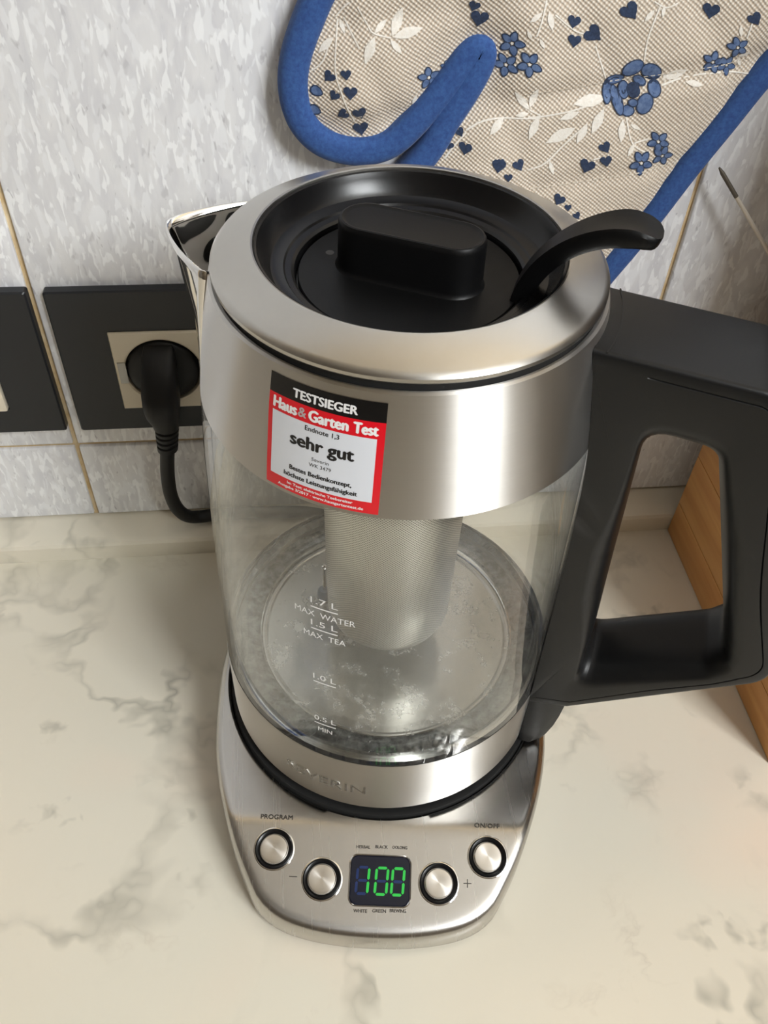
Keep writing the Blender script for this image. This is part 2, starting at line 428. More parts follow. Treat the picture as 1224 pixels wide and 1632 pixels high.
# local frame of the sloping panel
PN = np.array(kb(0, -SL, 1)); PN = PN / np.linalg.norm(PN)         # its normal leans to the front
P0 = np.array(kb(0, -95, top_z(0, -95)))
PX = KX; PY = np.cross(PN, PX)
def panel(u, v, h, c): return tuple(c + PX*u + PY*v + PN*h)
def rrect(w, h, r, n=6):
    pts = []
    for cx, cy, a0 in ((w/2-r, h/2-r, 0), (-w/2+r, h/2-r, 90), (-w/2+r, -h/2+r, 180), (w/2-r, -h/2+r, 270)):
        for k in range(n + 1):
            a = math.radians(a0 + 90*k/n); pts.append((cx + r*math.cos(a), cy + r*math.sin(a)))
    return pts
def plathe(c, prof, n=48):
    return MB().loops([[panel(r*math.cos(2*math.pi*k/n), r*math.sin(2*math.pi*k/n), h, c) for k in range(n)] for r, h in prof])
for px, py, lab in ((437, 1353, 'PROGRAM'), (513, 1401, 'minus'), (699, 1408, 'plus'), (777, 1366, 'ON/OFF')):
    c0 = on_plane(px, py, P0, PN)
    bt = plathe(c0, [(8.3, -.6), (8.3, .12), (7.9, .25), (7.75, .25)]).obj('button', M_POL, base)
    bt['label'] = {'PROGRAM': 'round steel program button', 'minus': 'round steel minus button', 'plus': 'round steel plus button', 'ON/OFF': 'round steel on/off button'}[lab]
    plathe(c0, [(7.8, .1), (7.75, .7), (7.2, 1.0), (6.4, .7), (5.9, .1), (5.6, -.2)]).obj('ring', M_BLACK2, bt)
    cap_prof = [(5.6, -.3), (5.6, 1.1), (5.3, 1.45), (4.9, 1.5), (2.5, 1.42), (.01, 1.38)]
    o = plathe(c0, cap_prof).obj('cap', M_CAP, bt)
    # turned faces need the cap's own axis: put its origin at the centre
    off = Vector(c0) * S
    o.data.transform(Matrix.Translation(-off + Vector(WL['kettle_stand']) * S)); o.location = off - Vector(WL['kettle_stand']) * S
def panel_text(txt, px, py, width, height, bold=0.0, m_=None, h=.06):
    P, Fc = text_geo(txt, width=width, height=height, bold=bold); c0 = on_plane(px, py, P0, PN)
    out = []
    for x, y in P:
        w_ = np.array(panel(x, y, 0, c0)); lx, ly = float(w_ @ KX), float(w_ @ KY)
        out.append((w_[0], w_[1], top_z(lx, ly) + .3))
    n_ = len(out); return out + [(x + .09, y, z + .01) for x, y, z in out], Fc + [tuple(i + n_ for i in f) for f in Fc]
for args in (('PROGRAM', 441, 1301, 13.2, 2.0, .012), ('ON/OFF', 776, 1315, 10.4, 2.0, .012), ('HERBAL', 579, 1350, 5.6, 1.25, .01), ('BLACK', 608, 1350, 5.0, 1.25, .01),
             ('OOLONG', 637, 1351, 6.0, 1.25, .01), ('WHITE', 574, 1452, 5.4, 1.3, .012), ('GREEN', 604, 1452, 5.4, 1.3, .012), ('BREWING', 634, 1452, 6.4, 1.3, .012)):
    MB().add(*panel_text(*args)).obj('lettering', M_TXTG, base, smooth=False)
for px, py, pl in ((467, 1397, 0), (745, 1408, 1)):
    c0 = on_plane(px, py, P0, PN); let = MB()
    let.add([panel(u, v, .06, c0) for u, v in ((-1.6, -.18), (1.6, -.18), (1.6, .18), (-1.6, .18))], [(0, 1, 2, 3)])
    if pl: let.add([panel(u, v, .07, c0) for u, v in ((-.18, -1.6), (.18, -1.6), (.18, 1.6), (-.18, 1.6))], [(0, 1, 2, 3)])
    let.obj('plus_sign' if pl else 'minus_sign', M_TXTG, base, smooth=False)
# display
c0 = on_plane(605.5, 1403.5, P0, PN)
rim = MB().loops([[panel(x, y, h, c0) for x, y in rrect(w, hh, r)] for w, hh, r, h in ((25.2, 19.6, 3.4, -.5), (25.2, 19.6, 3.4, .15), (24.5, 18.9, 3.1, .35), (24.0, 18.4, 2.9, .2))])
dsp = rim.obj('display', M_POL, base)
MB().loops([[panel(x, y, h, c0) for x, y in rrect(w, hh, r)] for w, hh, r, h in ((24.2, 18.6, 3.0, -.4), (24.0, 18.4, 2.9, .3), (23.4, 17.8, 2.7, .55))], cap1=True).obj('screen', M_SCREEN, dsp)
SEG = {'a': (0, 1, 'h'), 'g': (0, 0, 'h'), 'd': (0, -1, 'h'), 'f': (-1, .5, 'v'), 'b': (1, .5, 'v'), 'e': (-1, -.5, 'v'), 'c': (1, -.5, 'v')}
def seg_poly(kind, cx, cy, l, w):
    if kind == 'h': return [(cx-l/2, cy), (cx-l/2+w/2, cy+w/2), (cx+l/2-w/2, cy+w/2), (cx+l/2, cy), (cx+l/2-w/2, cy-w/2), (cx-l/2+w/2, cy-w/2)]
    return [(cx, cy-l/2), (cx+w/2, cy-l/2+w/2), (cx+w/2, cy+l/2-w/2), (cx, cy+l/2), (cx-w/2, cy+l/2-w/2), (cx-w/2, cy-l/2+w/2)]
DW, DH = 4.6, 9.8
for k, (cx, lit) in enumerate(((-7.0, 'bc'), (.6, 'abcdef'), (7.2, 'abcdef'))):
    for on in (True, False):
        mb = MB()
        for s_, (sx_, sy_, kd) in SEG.items():
            if (s_ in lit) != on: continue
            l = DW - .7 if kd == 'h' else DH/2 - .5
            p2 = seg_poly(kd, sx_*DW/2, sy_*DH/2, l, 1.05)
            p2 = [(x + cx + .06*y, y - .2) for x, y in p2]
            mb.add([panel(x, y, .62, c0) for x, y in p2], [tuple(range(6))])
        if mb.v: mb.obj('lit_digit' if on else 'unlit_digit', M_SEGON if on else M_SEGOFF, dsp, smooth=False)

# ------------------------------------------------------------------ kettle
ket = thing('kettle', 'glass and brushed steel electric kettle with black handle', 'kettle', (0, 0, 27.3))
ZZ = [30, 36, 62, 92, 124, 158, 180, 196, 203, 210, 228, 238, 246]
RR = [69.2, 69.2, 69.1, 68.6, 68.1, 67.2, 66.3, 65.2, 64.4, 63.5, 60.7, 58.5, 56.8]
def body_r(z): return float(np.interp(z, ZZ, RR))
HA = math.radians(-22.5)
HD = np.array((math.cos(HA), math.sin(HA), 0)); HN = np.array((-math.sin(HA), math.cos(HA), 0))
def hp(r, off, z): return tuple(HD*r + HN*off + np.array((0, 0, z)))
# bottom band, underside, seal
lathe([(66.0, 31.2), (68.6, 31.2), (69.2, 31.8), (69.2, 66.6), (68.9, 67.4), (67.4, 67.6)], 128).obj('bottom_band', M_STEEL, ket)
lathe([(.01, 27.4), (60, 27.4), (66.6, 27.9), (67.2, 28.6), (67.2, 31.4), (60, 31.4), (.01, 31.4)], 96).obj('underside', M_SEAL, ket)
lathe([(68.9, 67.4), (69.1, 67.9), (68.9, 68.6), (67.6, 68.8)], 96).obj('band_seal', M_SEAL, ket)
# jar
gz = [68.4, 72, 80, 92, 108, 124, 142, 158, 170, 180, 190, 196, 203, 207]
outer = [(body_r(z) - .05 - (1.2 if z > 203 else 0) , z) for z in gz]
inner = [(r - 2.6, z) for r, z in reversed(outer)]
lathe(outer + inner, 128).obj('glass_jar', M_GLASS, ket, angle=60)
# thick glass heel around the heating plate
heel = [(54.6, 63.2), (66.2, 63.0), (66.2, 68.0), (65.0, 71.2), (61.5, 70.2), (58.0, 67.2), (55.2, 65.4), (54.6, 64.4), (54.6, 63.2)]
lathe(heel, 128).obj('glass_heel', M_RIMGLASS, ket, angle=60)
lathe([(66.4, 55), (66.4, 61.8), (54.6, 62.6), (54.0, 62.4)], 96).obj('jar_seal', M_RINGSEAL, ket)
pl = lathe([(54.4, 60.0), (54.4, 62.6), (54.0, 63.3), (53.2, 63.5), (52.4, 63.2), (51.6, 62.5), (30, 62.2), (.01, 62.2)], 96).obj('heating_plate', M_PLATE, ket)
# temperature probe
pc = (-26, 20)
pr = lathe([(3.4, 62.2), (3.2, 65), (2.2, 66.5), (.01, 66.5)], 24, pc).obj('probe', mat('probe_silicone', sr(150, 164, 184), .5), ket)
lathe([(.9, 66), (.9, 80), (1.3, 80.6), (1.5, 81.8), (1.1, 83.0), (.01, 83.4)], 16, pc).obj('probe_pin', M_POL, pr)
# steel collar, seal, lid ring, well, lid
cz = [202.6, 206, 210, 216, 222, 228, 233, 238, 240.6]
lathe([(62.4, 202.9), (63.6, 202.4)] + [(body_r(z) + .15, z) for z in cz] + [(57.2, 241.0), (56.2, 240.6)] + [(body_r(z) - 1.8, z) for z in reversed(cz[:-1])], 160).obj('steel_collar', M_STEEL, ket)
lathe([(55.9, 238), (56.1, 243.6), (50, 244)], 96).obj('lid_seal', M_SEAL, ket)
lathe([(55.6, 243.3), (56.9, 243.3), (57.25, 243.8), (57.2, 244.8), (56.6, 245.6), (55.4, 246.2), (46.2, 250.0), (45.4, 250.2), (44.9, 250.0), (44.7, 249.0), (44.7, 246)], 160).obj('lid_ring', M_RING, ket, angle=28)
lathe([(44.8, 249.2), (44.4, 249.5), (43.8, 249.2), (43.0, 247.6), (41.6, 244.4), (40.2, 242.9), (38.6, 242.3), (36.6, 242.1), (36.1, 241.5), (34.4, 241.1), (33.6, 240.4), (33.2, 238.4), (32.9, 237.6), (32.4, 237.6)], 128).obj('lid_well', M_BLACK2, ket, angle=24)
lid = lathe([(32.6, 237.4), (32.6, 239.0), (32.3, 239.4), (.01, 239.5)], 96).obj('lid', M_LID, ket, angle=30)
BA = math.radians(-25); bd = (math.cos(BA), math.sin(BA)); bn = (-bd[1], bd[0])
def stad(l, w, n=14):
    P = []
    for s in (1, -1):
        for k in range(n + 1):
            a = -math.pi/2 + math.pi*k/n
            P.append((s*(l/2 - w/2) + s*w/2*math.cos(a), s*w/2*math.sin(a)))
    return P
def gl(l, w, z): return [(x*bd[0] + y*bn[0], x*bd[1] + y*bn[1], z) for x, y in stad(l, w)]
MB().loops([gl(45.2, 19.2, 239.45), (gl(44.4, 18.4, 239.9)), gl(43.8, 17.8, 241), gl(43.4, 17.4, 252.6), gl(43.0, 17.0, 253.6), gl(42.2, 16.2, 254.2), gl(41.2, 15.2, 254.35), gl(39.8, 13.8, 254.0), gl(38.6, 12.6, 253.9)], cap1=True).obj('lid_grip', M_LID, lid, angle=30)
lathe([(1.3, 239.48), (.01, 239.56)], 16, (-22.5, 12)).obj('lid_dot', mat('grey_dot', (.08, .08, .08), .5), lid)
# curved lever standing over the rim
LV = spline([(33, 0, 237.6), (34.4, 0, 243.5), (37.6, 0, 250.4), (42.5, 0, 256.6), (48.5, 0, 261.2), (55, 0, 264.0), (61, 0, 264.6), (66.5, 0, 263.4)], 6)
Ls = []
for i, p in enumerate(LV):
    t = (LV[min(i+1, len(LV)-1)] - LV[max(i-1, 0)]).normalized(); nn = Vector((-t.z, 0, t.x)); q = i/(len(LV)-1)
    w_ = np.interp(q, [0, .12, .3, .5, .75, .9, .96, 1], [5.2, 4.0, 3.9, 4.8, 6.4, 6.2, 5.0, 2.0]); th = np.interp(q, [0, .3, .8, 1], [2.6, 2.7, 2.6, 1.4])
    dish = np.interp(q, [0, .55, .8, .95, 1], [0, 0, .9, .5, 0])
    sec = [(-1, -.6), (-.92, -1), (.92, -1), (1, -.6), (1, .6), (.88, 1), (.5, 1 - .6*dish/th), (0, 1 - 1.0*dish/th), (-.5, 1 - .6*dish/th), (-.88, 1), (-1, .6)]
    Ls.append([hp(p.x + nn.x*th*b_, w_*a_, p.z + nn.z*th*b_) for a_, b_ in sec])
MB().loops(Ls, cap0=True, cap1=True).obj('lid_lever', M_LID, ket, angle=40)
# spout
SA = math.radians(157.5); TA = math.radians(23)
rowsz = np.linspace(204, 241.2, 14); Ls = []
for z in rowsz:
    bu = 19.6 * ((z - 204)/37)**1.02; row = []
    for k in range(41):
        a = -1 + 2*k/40; s_ = (1 - (math.sqrt(a*a + .006) - .0775)) ** 1.05 if abs(a) < 1 else 0
        r = body_r(z) + .1 + bu*max(0, s_) + (.3 if 0 else 0)
        zz = z + (0.0 if z < 240 else 0) 
        row.append((r*math.cos(SA + a*TA), r*math.sin(SA + a*TA), zz))
    Ls.append(row)
sp = MB().loops(Ls, closed=False).obj('spout', M_POL, ket, angle=60)
md = sp.modifiers.new('wall', 'SOLIDIFY'); md.thickness = .0007; md.offset = -1
for az_, z_, hw in ((-14, 233, 3.2), (-5, 235, 3.4), (5, 235, 3.4), (14, 233, 3.2), (-9, 226, 3.2), (0, 227, 3.4), (9, 226, 3.2), (-4, 219, 2.6), (5, 219, 2.6)):
    ring_ = []
    for k in range(20):
        t = 2*math.pi*k/20; zz = z_ + 3.2*math.sin(t); rr = body_r(zz) + .28
        aa = SA + math.radians(az_) + hw*math.cos(t)/rr; ring_.append((rr*math.cos(aa), rr*math.sin(aa), zz))
    obj('pour_hole', ring_, [tuple(range(20))], M_SBLK, ket, smooth=False)

# handle: closed loop around its opening, conforming to the body on the inner side
def rounded(poly, radii, n=6):
    P = [Vector(p) for p in poly]; out = []
    for i, p in enumerate(P):
        a, c_ = P[i-1], P[(i+1) % len(P)]; r = radii[i] if isinstance(radii, (list, tuple)) else radii
        u, w_ = (a-p).normalized(), (c_-p).normalized(); h_ = math.acos(max(-1, min(1, u.dot(w_))))/2
        d = min(r/math.tan(h_), .48*min((a-p).length, (c_-p).length))
        s0, s1 = p + u*d, p + w_*d
        for k in range(n + 1):
            t = k/n; out.append(((1-t)**2)*s0 + 2*t*(1-t)*p + t*t*s1)
    return out
HO = rounded([(50, 237.8), (107.5, 234.8), (146.5, 115.5), (82, 64.5), (64, 60.5), (64, 110), (61, 160), (56, 205)], [.5, 8, 13, 2, .5, 5, 5, 5], 12)
HI = rounded([(77.6, 209.5), (98.5, 207.5), (128.5, 118), (124, 110.5), (83.2, 88), (83.0, 112)], [7, 9, 6, 5, 5, 30])
hc = Vector((95, 148))
def cast(poly, a):
    d = Vector((math.cos(a), math.sin(a))); best = 1e9
    for p, q in zip(poly, poly[1:] + poly[:1]):
        e = q - p; den = d.x*e.y - d.y*e.x
        if abs(den) < 1e-12: continue
        o = p - hc; t = (o.x*e.y - o.y*e.x)/den; u = (o.x*d.y - o.y*d.x)/den
        if t > 0 and -1e-6 <= u <= 1+1e-6: best = min(best, t)
    return best
angs = sorted(set([round(math.atan2((p-hc).y, (p-hc).x) % (2*math.pi), 4) for p in HO + HI] + [round(2*math.pi*k/120, 4) for k in range(120)]))
HWD = 17.0; Ls = []
for a in angs:
    do, di = cast(HO, a), cast(HI, a); th = do - di
    ro = 1.6; ri = min(9.5, th*.42); bi = 12.5
    po = hc + Vector((math.cos(a), math.sin(a)))*do
    gd = 0.55 if po.x > 72 else 0.0
    half_ = [(do, HWD - ro)] + [(do - ro + ro*math.cos(t), HWD - ro + ro*math.sin(t)) for t in (math.pi/6, math.pi/3, math.pi/2)]
    gw = min(4.4, th*.3)
    half_ += [(do - gw, HWD), (do - gw - .3, HWD - gd), (do - gw - .6, HWD)]
    half_ += [(di + ri - ri*math.sin(t), HWD - bi + bi*math.cos(t)) for t in [math.pi/2*k/7 for k in range(8)]]
    sec = half_ + [(d, -o) for d, o in reversed(half_)]
    row = []
    for d, o in sec:
        x = hc.x + math.cos(a)*d; z = hc.y + math.sin(a)*d
        x = max(x, math.sqrt(body_r(z)**2 - o*o) + .25)
        row.append(hp(x, o, z))
    Ls.append(row)
hd = MB().loops(Ls, wrap=True).obj('handle', M_BLACK, ket, angle=32)
# the foot of the handle that runs down over the bottom band
Ls = []
for z, ro_ in ((66, 82.0), (60, 81.8), (52, 81.2), (44, 80.2), (36, 78.4), (31, 76.8), (29.2, 75.4)):
    row = []
    w_ = 16.6
    for o, r in [(-w_, 0), (-w_, .6), (-w_ + 2.5, 1), (0, 1), (w_ - 2.5, 1), (w_, .6), (w_, 0)]:
        b0 = math.sqrt(body_r(z)**2 - o*o) + .25
        row.append(hp(b0 + max(0, (ro_ - b0))*r if r < 1 else ro_, o, z))
    row.append(hp(math.sqrt(body_r(z)**2) + .25, 0, z))
    Ls.append(row)
MB().loops(Ls, cap0=True, cap1=True).obj('handle_foot', M_BLACK, ket, angle=32)
# seam line across the top of the handle
seam = MB()
Ls = []
for k in range(13):
    o = -16.6 + 33.2*k/12; r = math.sqrt(max(1, 62.6**2 - o*o)); z = 237.8 - (r - 50)*.052
    Ls.append([hp(r - .22, o, z - .3), hp(r - .22, o, z + .12), hp(r + .22, o, z + .12), hp(r + .22, o, z - .3)])
seam.loops(Ls, cap0=True, cap1=True).obj('handle_seam', M_SEAL, ket, smooth=False)

# graduation marks on the jar
def wrap(P, Fc, az, z, lift, mb):
    V = []
    for x, y in P:
        zz = z + y; r = body_r(zz) + lift; a = math.radians(az) + x/r
        V.append((r*math.cos(a), r*math.sin(a), zz))
    mb.add(V, Fc)
gm = MB(); GA = -115.8
for txt, z, w_, h_ in (('1.7 L', 162.2, 9.2, 3.0), ('MAX  WATER', 155.6, 20.6, 2.9), ('1.5 L', 151.0, 9.2, 3.0), ('MAX  TEA', 144.6, 14.6, 2.9), ('1.0 L', 121.2, 8.4, 3.2), ('0.5 L', 94.2, 8.4, 3.2), ('MIN', 86.8, 5.6, 2.9)):
    gm = MB(); wrap(*text_geo(txt, width=w_, height=h_, bold=.006), GA, z, .12, gm); gm.obj('graduation_text', M_TXTW, ket, smooth=False)
for z, w_ in ((158.9, 9.2), (147.9, 9.2), (117.8, 8.4), (90.6, 8.4)):
    P = [(-w_/2 + w_*k/6, y) for y in (-.28, .28) for k in range(7)]
    gm = MB(); wrap(P, [(k, k+1, k+8, k+7) for k in range(6)], GA, z, .12, gm); gm.obj('graduation_line', M_TXTW, ket, smooth=False)
# embossed maker's name on the bottom band
em = MB(); P, Fc = text_geo('SEVERIN', width=35, height=6.6, bold=.004)
wrap(P, Fc, -116.5, 47.6, .55, em)
bm = bmesh.new(); vs = [bm.verts.new(v) for v in em.v]
for f in em.f:
    try: bm.faces.new([vs[i] for i in f])
    except ValueError: pass
ex = bmesh.ops.extrude_face_region(bm, geom=bm.faces[:])
for v in [g_ for g_ in ex['geom'] if isinstance(g_, bmesh.types.BMVert)]:
    k = 69.1 / math.hypot(v.co.x, v.co.y); v.co.x *= k; v.co.y *= k
bmesh.ops.recalc_face_normals(bm, faces=bm.faces[:]); bm.verts.index_update()
obj('embossed_lettering', [v.co[:] for v in bm.verts], [[v.index for v in f.verts] for f in bm.faces], M_EMB, ket, smooth=False); bm.free()

# sticker on the collar
SW, SH, SZ, SAZ = 33.6, 34.4, 238.2, -117.8
def sk(u, v, lift):                          # u across (mm), v = 0 top .. 1 bottom
    z = SZ - v*SH; r = body_r(z) + .15 + lift; a = math.radians(SAZ) + u*(1 - .045*v)/60.5
    return (r*math.cos(a), r*math.sin(a), z)
def sk_rect(u0, u1, v0, v1, lift, nu=24, nv=8):
    return ([sk(u0 + (u1-u0)*i/nu, v0 + (v1-v0)*j/nv, lift) for j in range(nv+1) for i in range(nu+1)],
            [(j*(nu+1)+i, (j+1)*(nu+1)+i, (j+1)*(nu+1)+i+1, j*(nu+1)+i+1) for j in range(nv) for i in range(nu)])
h2 = SW/2
stk = MB().add(*sk_rect(-h2, h2, .16, 1, .10)).obj('sticker', M_RED, ket); stk['label'] = 'red, white and black test award sticker'
MB().add(*sk_rect(-h2, h2, 0, .16, .10)).obj('header', M_SBLK, stk)
MB().add(*sk_rect(-h2 + 1.5, h2 - 2.0, .297, .885, .14)).obj('white_field', M_SWHT, stk)
def sk_text(m_, txt, v, width, height, bold=0.0, u=0.0):
    P, Fc = text_geo(txt, width=width - 2*bold, height=height); mb = MB()
    for k, (dx, dy) in enumerate(((0, 0), (-bold, 0), (bold, 0), (0, bold*.6), (0, -bold*.6)) if bold else ((0, 0),)):
        mb.add([sk(u + x + dx, v - (y + dy)/SH, .19 + .004*k) for x, y in P], Fc)
    mb.obj('lettering', m_, stk, smooth=False)
sk_text(M_TXTW, 'TESTSIEGER', .087, 18.6, 2.5, .16)
sk_text(M_TXTW, 'Haus', .222, 7.8, 3.2, .24, -11.4); sk_text(M_TXTW, 'Garten', .222, 11.4, 3.2, .24, 1.5); sk_text(M_TXTW, 'Test', .222, 6.8, 3.2, .24, 11.7)
sk_text(M_SILV, '&', .222, 2.6, 2.8, .12, -6.0)
sk_text(M_TXTW, 'Im Test: elektrische Teebereiter', .913, 19.4, .95, .05); sk_text(M_TXTW, 'Ausgabe 3/2017 · www.hausgartentest.de', .957, 25.4, .95, .05)
sk_text(M_TXTB, 'Endnote 1,3', .338, 9.8, 1.5, .04); sk_text(M_TXTB, 'sehr gut', .468, 18.6, 3.9, .24)
sk_text(M_TXTG, 'Severin', .60, 5.0, 1.15); sk_text(M_TXTG, 'WK 3479', .656, 6.4, 1.2)
sk_text(M_TXTB, 'Bestes Bedienkonzept,', .748, 18.2, 1.5, .08); sk_text(M_TXTB, 'höchste Leistungsfähigkeit', .822, 21.6, 1.5, .08)

# ------------------------------------------------------------------ tea strainer hanging in the jar
n = 72; prof = [(27.4, 205), (27.0, 198), (26.4, 150), (25.8, 100), (25.6, 84), (24.6, 80.6), (22.5, 79.0), (12, 78.4), (.01, 78.3)]
ts = thing('tea_strainer', 'cylindrical fine mesh tea strainer hanging inside the glass jar', 'strainer', (0, 0, 78.3))
mb = lathe(prof, n); o = mb.obj('mesh_basket', M_MESH, ts, angle=60)
uvl = o.data.uv_layers.new(name='UVMap'); me = o.data
dist = [0]
for (r0, z0), (r1, z1) in zip(prof, prof[1:]): dist.append(dist[-1] + math.hypot(r1-r0, z1-z0))
for p in me.polygons:
    ks = [me.loops[i].vertex_index % n for i in p.loop_indices]; w_ = max(ks) - min(ks) > n//2
    for i, k in zip(p.loop_indices, ks):
        vi = me.loops[i].vertex_index
        kk = k + n if (w_ and k < n//2) else k
        uvl.data[i].uv = (kk/n*2*math.pi*26, dist[vi // n])
lathe([(27.6, 204), (28.4, 204.5), (30.5, 205.5), (30.5, 236.8), (29.8, 236.8), (29.8, 206.4), (27.4, 205.2)], 64).obj('neck', M_POL, ts)

# ------------------------------------------------------------------ socket, switch, plug and cord
def cover(name, label, cat, xa, xb, za, zb, group=None):
    t = thing(name, label, cat, ((xa+xb)/2, W, za), group)
    return t
PT = 5.0
def plate_ring(xa, xb, za, zb, ixa, ixb, iza, izb, y0, y1):
    def lp(a, b_, c_, d, y, r=1.2): 
        return [(x + (a+b_)/2, y, z + (c_+d)/2) for x, z in rrect(b_-a, d-c_, r, 4)]
    return MB().loops([lp(xa, xb, za, zb, y1), lp(xa, xb, za, zb, y0 + .8), lp(xa+.7, xb-.7, za+.7, zb-.7, y0), lp(ixa, ixb, iza, izb, y0, .6), lp(ixa, ixb, iza, izb, y1, .6)])
zb0, zb1 = 82.9, 162.4
so = cover('wall_socket', 'black wall socket cover with ivory insert holding the plug', 'socket', -142.0, -50.5, zb0, zb1)
plate_ring(-142.0, -50.5, zb0, zb1, -118.6, -73.9, 97.3, 141.4, W - PT, W).obj('cover_plate', M_PANEL, so)
sc = (-96.2, 119.3); R_ = 17.8
def sq(hw, y, r=.8):
    P = rrect(2*hw, 2*hw*.985, r, 5); return [(sc[0]+x, y, sc[1]+z) for x, z in P]
def circ_like(hw, rad, y):                   # circle sampled at the square's own angles
    P = rrect(2*hw, 2*hw*.985, .8, 5)
    return [(sc[0] + rad*math.cos(math.atan2(z, x)), y, sc[1] + rad*math.sin(math.atan2(z, x))) for x, z in P]
def dense(hw, y, rad=None):
    out = []
    for k in range(96):
        a = 2*math.pi*k/96; c_, s_ = math.cos(a), math.sin(a); d = rad if rad else hw/max(abs(c_), abs(s_))
        out.append((sc[0] + d*c_, y, sc[1] + d*s_))
    return out
ins = MB().loops([dense(22.0, W - .2), dense(22.0, W - PT - .9), dense(21.4, W - PT - 1.5), dense(0, W - PT - 1.5, R_ + .8), dense(0, W - PT - 1.0, R_), dense(0, W - .4, R_ - .4), dense(0, W - .4, .01)])
ins.obj('insert', M_WHITE, so, angle=30)
for sgn in (-1, 1):
    MB().box((sc[0] + sgn*18.8 - 1.9, W - PT - 1.9, sc[1] - 6), (sc[0] + sgn*18.8 + 1.9, W - PT - 1.45, sc[1] + 6), .15).obj('earth_clip', M_CLIP, so)
sw = cover('light_switch', 'black switch cover with white rocker at the joint beside the socket', 'switch', -240.4, -148.9, 83.4, 162.8)
plate_ring(-240.4, -148.9, 83.4, 162.8, -217.0, -172.4, 98.3, 142.3, W - PT, W).obj('cover_plate', M_PANEL, sw)
MB().box((-216.6, W - PT - 2, 98.6), (-196.5, W - .3, 142.0), 1.2).obj('rocker', M_WHITE, sw)
MB().box((-196.0, W - PT - 2, 98.6), (-172.8, W - .3, 142.0), 1.2).obj('rocker', M_WHITE, sw)

cord = thing('power_cord', 'black power cord with plug running from the socket behind the kettle', 'power cord', (-98, 108, 20))
pb = MB()
pcx = -96.6
pb.loops([[(pcx + r*math.cos(2*math.pi*k/48), y, sc[1] - .3 + r*math.sin(2*math.pi*k/48)) for k in range(48)] for r, y in [(16.8, W - .8), (16.8, W - 5), (15.8, W - 6.4), (12, W - 6.8), (.01, W - 6.8)]])
# angled grip running downwards
grip = []
for x, y, z, hw, hd_ in ((-96.8, W-6, 134, 6.4, 2), (-96.9, W-9, 131, 7.4, 5), (-97.2, W-13, 125, 7.9, 8), (-97.5, W-17, 117, 8.6, 10), (-97.6, W-19.5, 110.5, 8.6, 9.5), (-97.5, W-20, 106, 7.9, 8.5), (-97.1, W-20.2, 101.5, 6.5, 7), (-97.0, W-20.2, 97.5, 5.9, 6)):
    grip.append([(x + hw*math.copysign(abs(math.cos(t))**.7, math.cos(t)), y + hd_*math.copysign(abs(math.sin(t))**.7, math.sin(t)), z) for t in [2*math.pi*k/28 for k in range(28)]])
pb.loops(grip, cap0=True, cap1=True)
pb.obj('plug', M_CORD, cord, angle=50)
rb = MB(); Lr = []
for k in range(29):
    q = k/28; z = 98 - 15.5*q; r = 5.9 - .9*q - (.9 if k % 6 in (3, 4) and 2 < k < 26 else 0)
    Lr.append([(-97.0 - 1.7*q + r*math.cos(t), W - 20.2 + r*math.sin(t), z) for t in [2*math.pi*j/24 for j in range(24)]])
rb.loops(Lr, cap0=True, cap1=True).obj('strain_relief', M_CORD, cord, angle=40)
path = spline([(-98.6, W-20.2, 84), (-100.2, W-20, 74), (-101.6, W-19.5, 62), (-102.2, W-18, 48), (-100.8, W-15.5, 35), (-97.0, W-12, 25), (-91, W-8.5, 20.2), (-80, W-7.0, 19.7), (-55, W-7, 19.7), (-30, W-9, 19.4), (-8, W-17, 17.4), (6, W-25, 9), (12, W-33, 4.0), (12, 82.5, 4.2)], 8)
tube(path, 3.55, 16).obj('cable', M_CORD, cord)

# ------------------------------------------------------------------ wooden box and the thin rod
BX = thing('wooden_box', 'brown wooden plank box standing on the worktop against the upstand', 'box', (255, 26, 0))
bx0, bx1, by0, by1 = 181.0, 330.0, -48.5, 101.5
zs = [.1, 24, 60.5, 102, 145]
for za, zb in zip(zs, zs[1:]):
    MB().box((bx0, by0, za + .2), (bx0 + 9, by1, zb - .2), .5).obj('plank', M_WOOD, BX)
    MB().box((bx1 - 9, by0, za + .2), (bx1, by1, zb - .2), .5).obj('plank', M_WOOD, BX)
    MB().box((bx0 + 9.2, by0 + .3, za + .2), (bx1 - 9.2, by0 + 9, zb - .2), .5).obj('plank', M_WOOD, BX)
    MB().box((bx0 + 9.2, by1 - 9, za + .2), (bx1 - 9.2, by1 - .3, zb - .2), .5).obj('plank', M_WOOD, BX)
for k in range(3):
    MB().box((bx0 + 9.2, by0 + 9.3 + 44*k, 138), (bx1 - 9.2, by0 + 52.7 + 44*k, 145), .5).obj('lid_plank', M_WOOD, BX)
cn = thing('added_shade_canister', 'added dark brown lidded jar out of view on the wooden box, shading the tiles', 'shade_canister', (248, 42, 145))  # unseen lidded jar, added to cast shade on the wall at right
M_CAN = mat('shade_canister_glaze', sr(72, 52, 38), .35)
lathe([(.01, 145.05), (42, 145.05), (47.5, 147), (48, 152), (48, 322), (43.5, 326), (41, 327), (41, 324), (.01, 324)], 64, (248, 42)).obj('jar', M_CAN, cn)
cl_ = lathe([(40.5, 324.5), (44, 328), (44.5, 331), (42, 336), (30, 341), (.01, 343)], 64, (248, 42)).obj('lid', M_CAN, cn)
lathe([(4, 342), (4, 346), (8, 350), (9, 354), (7, 358), (.01, 359)], 32, (248, 42)).obj('knob', M_CAN, cl_)
rd = thing('metal_rod', 'thin pale metal rod with dark tip leaning on the tiles', 'rod', (212, 112, 145))
a_ = Vector((144.6, 111.4, 217.0)); 
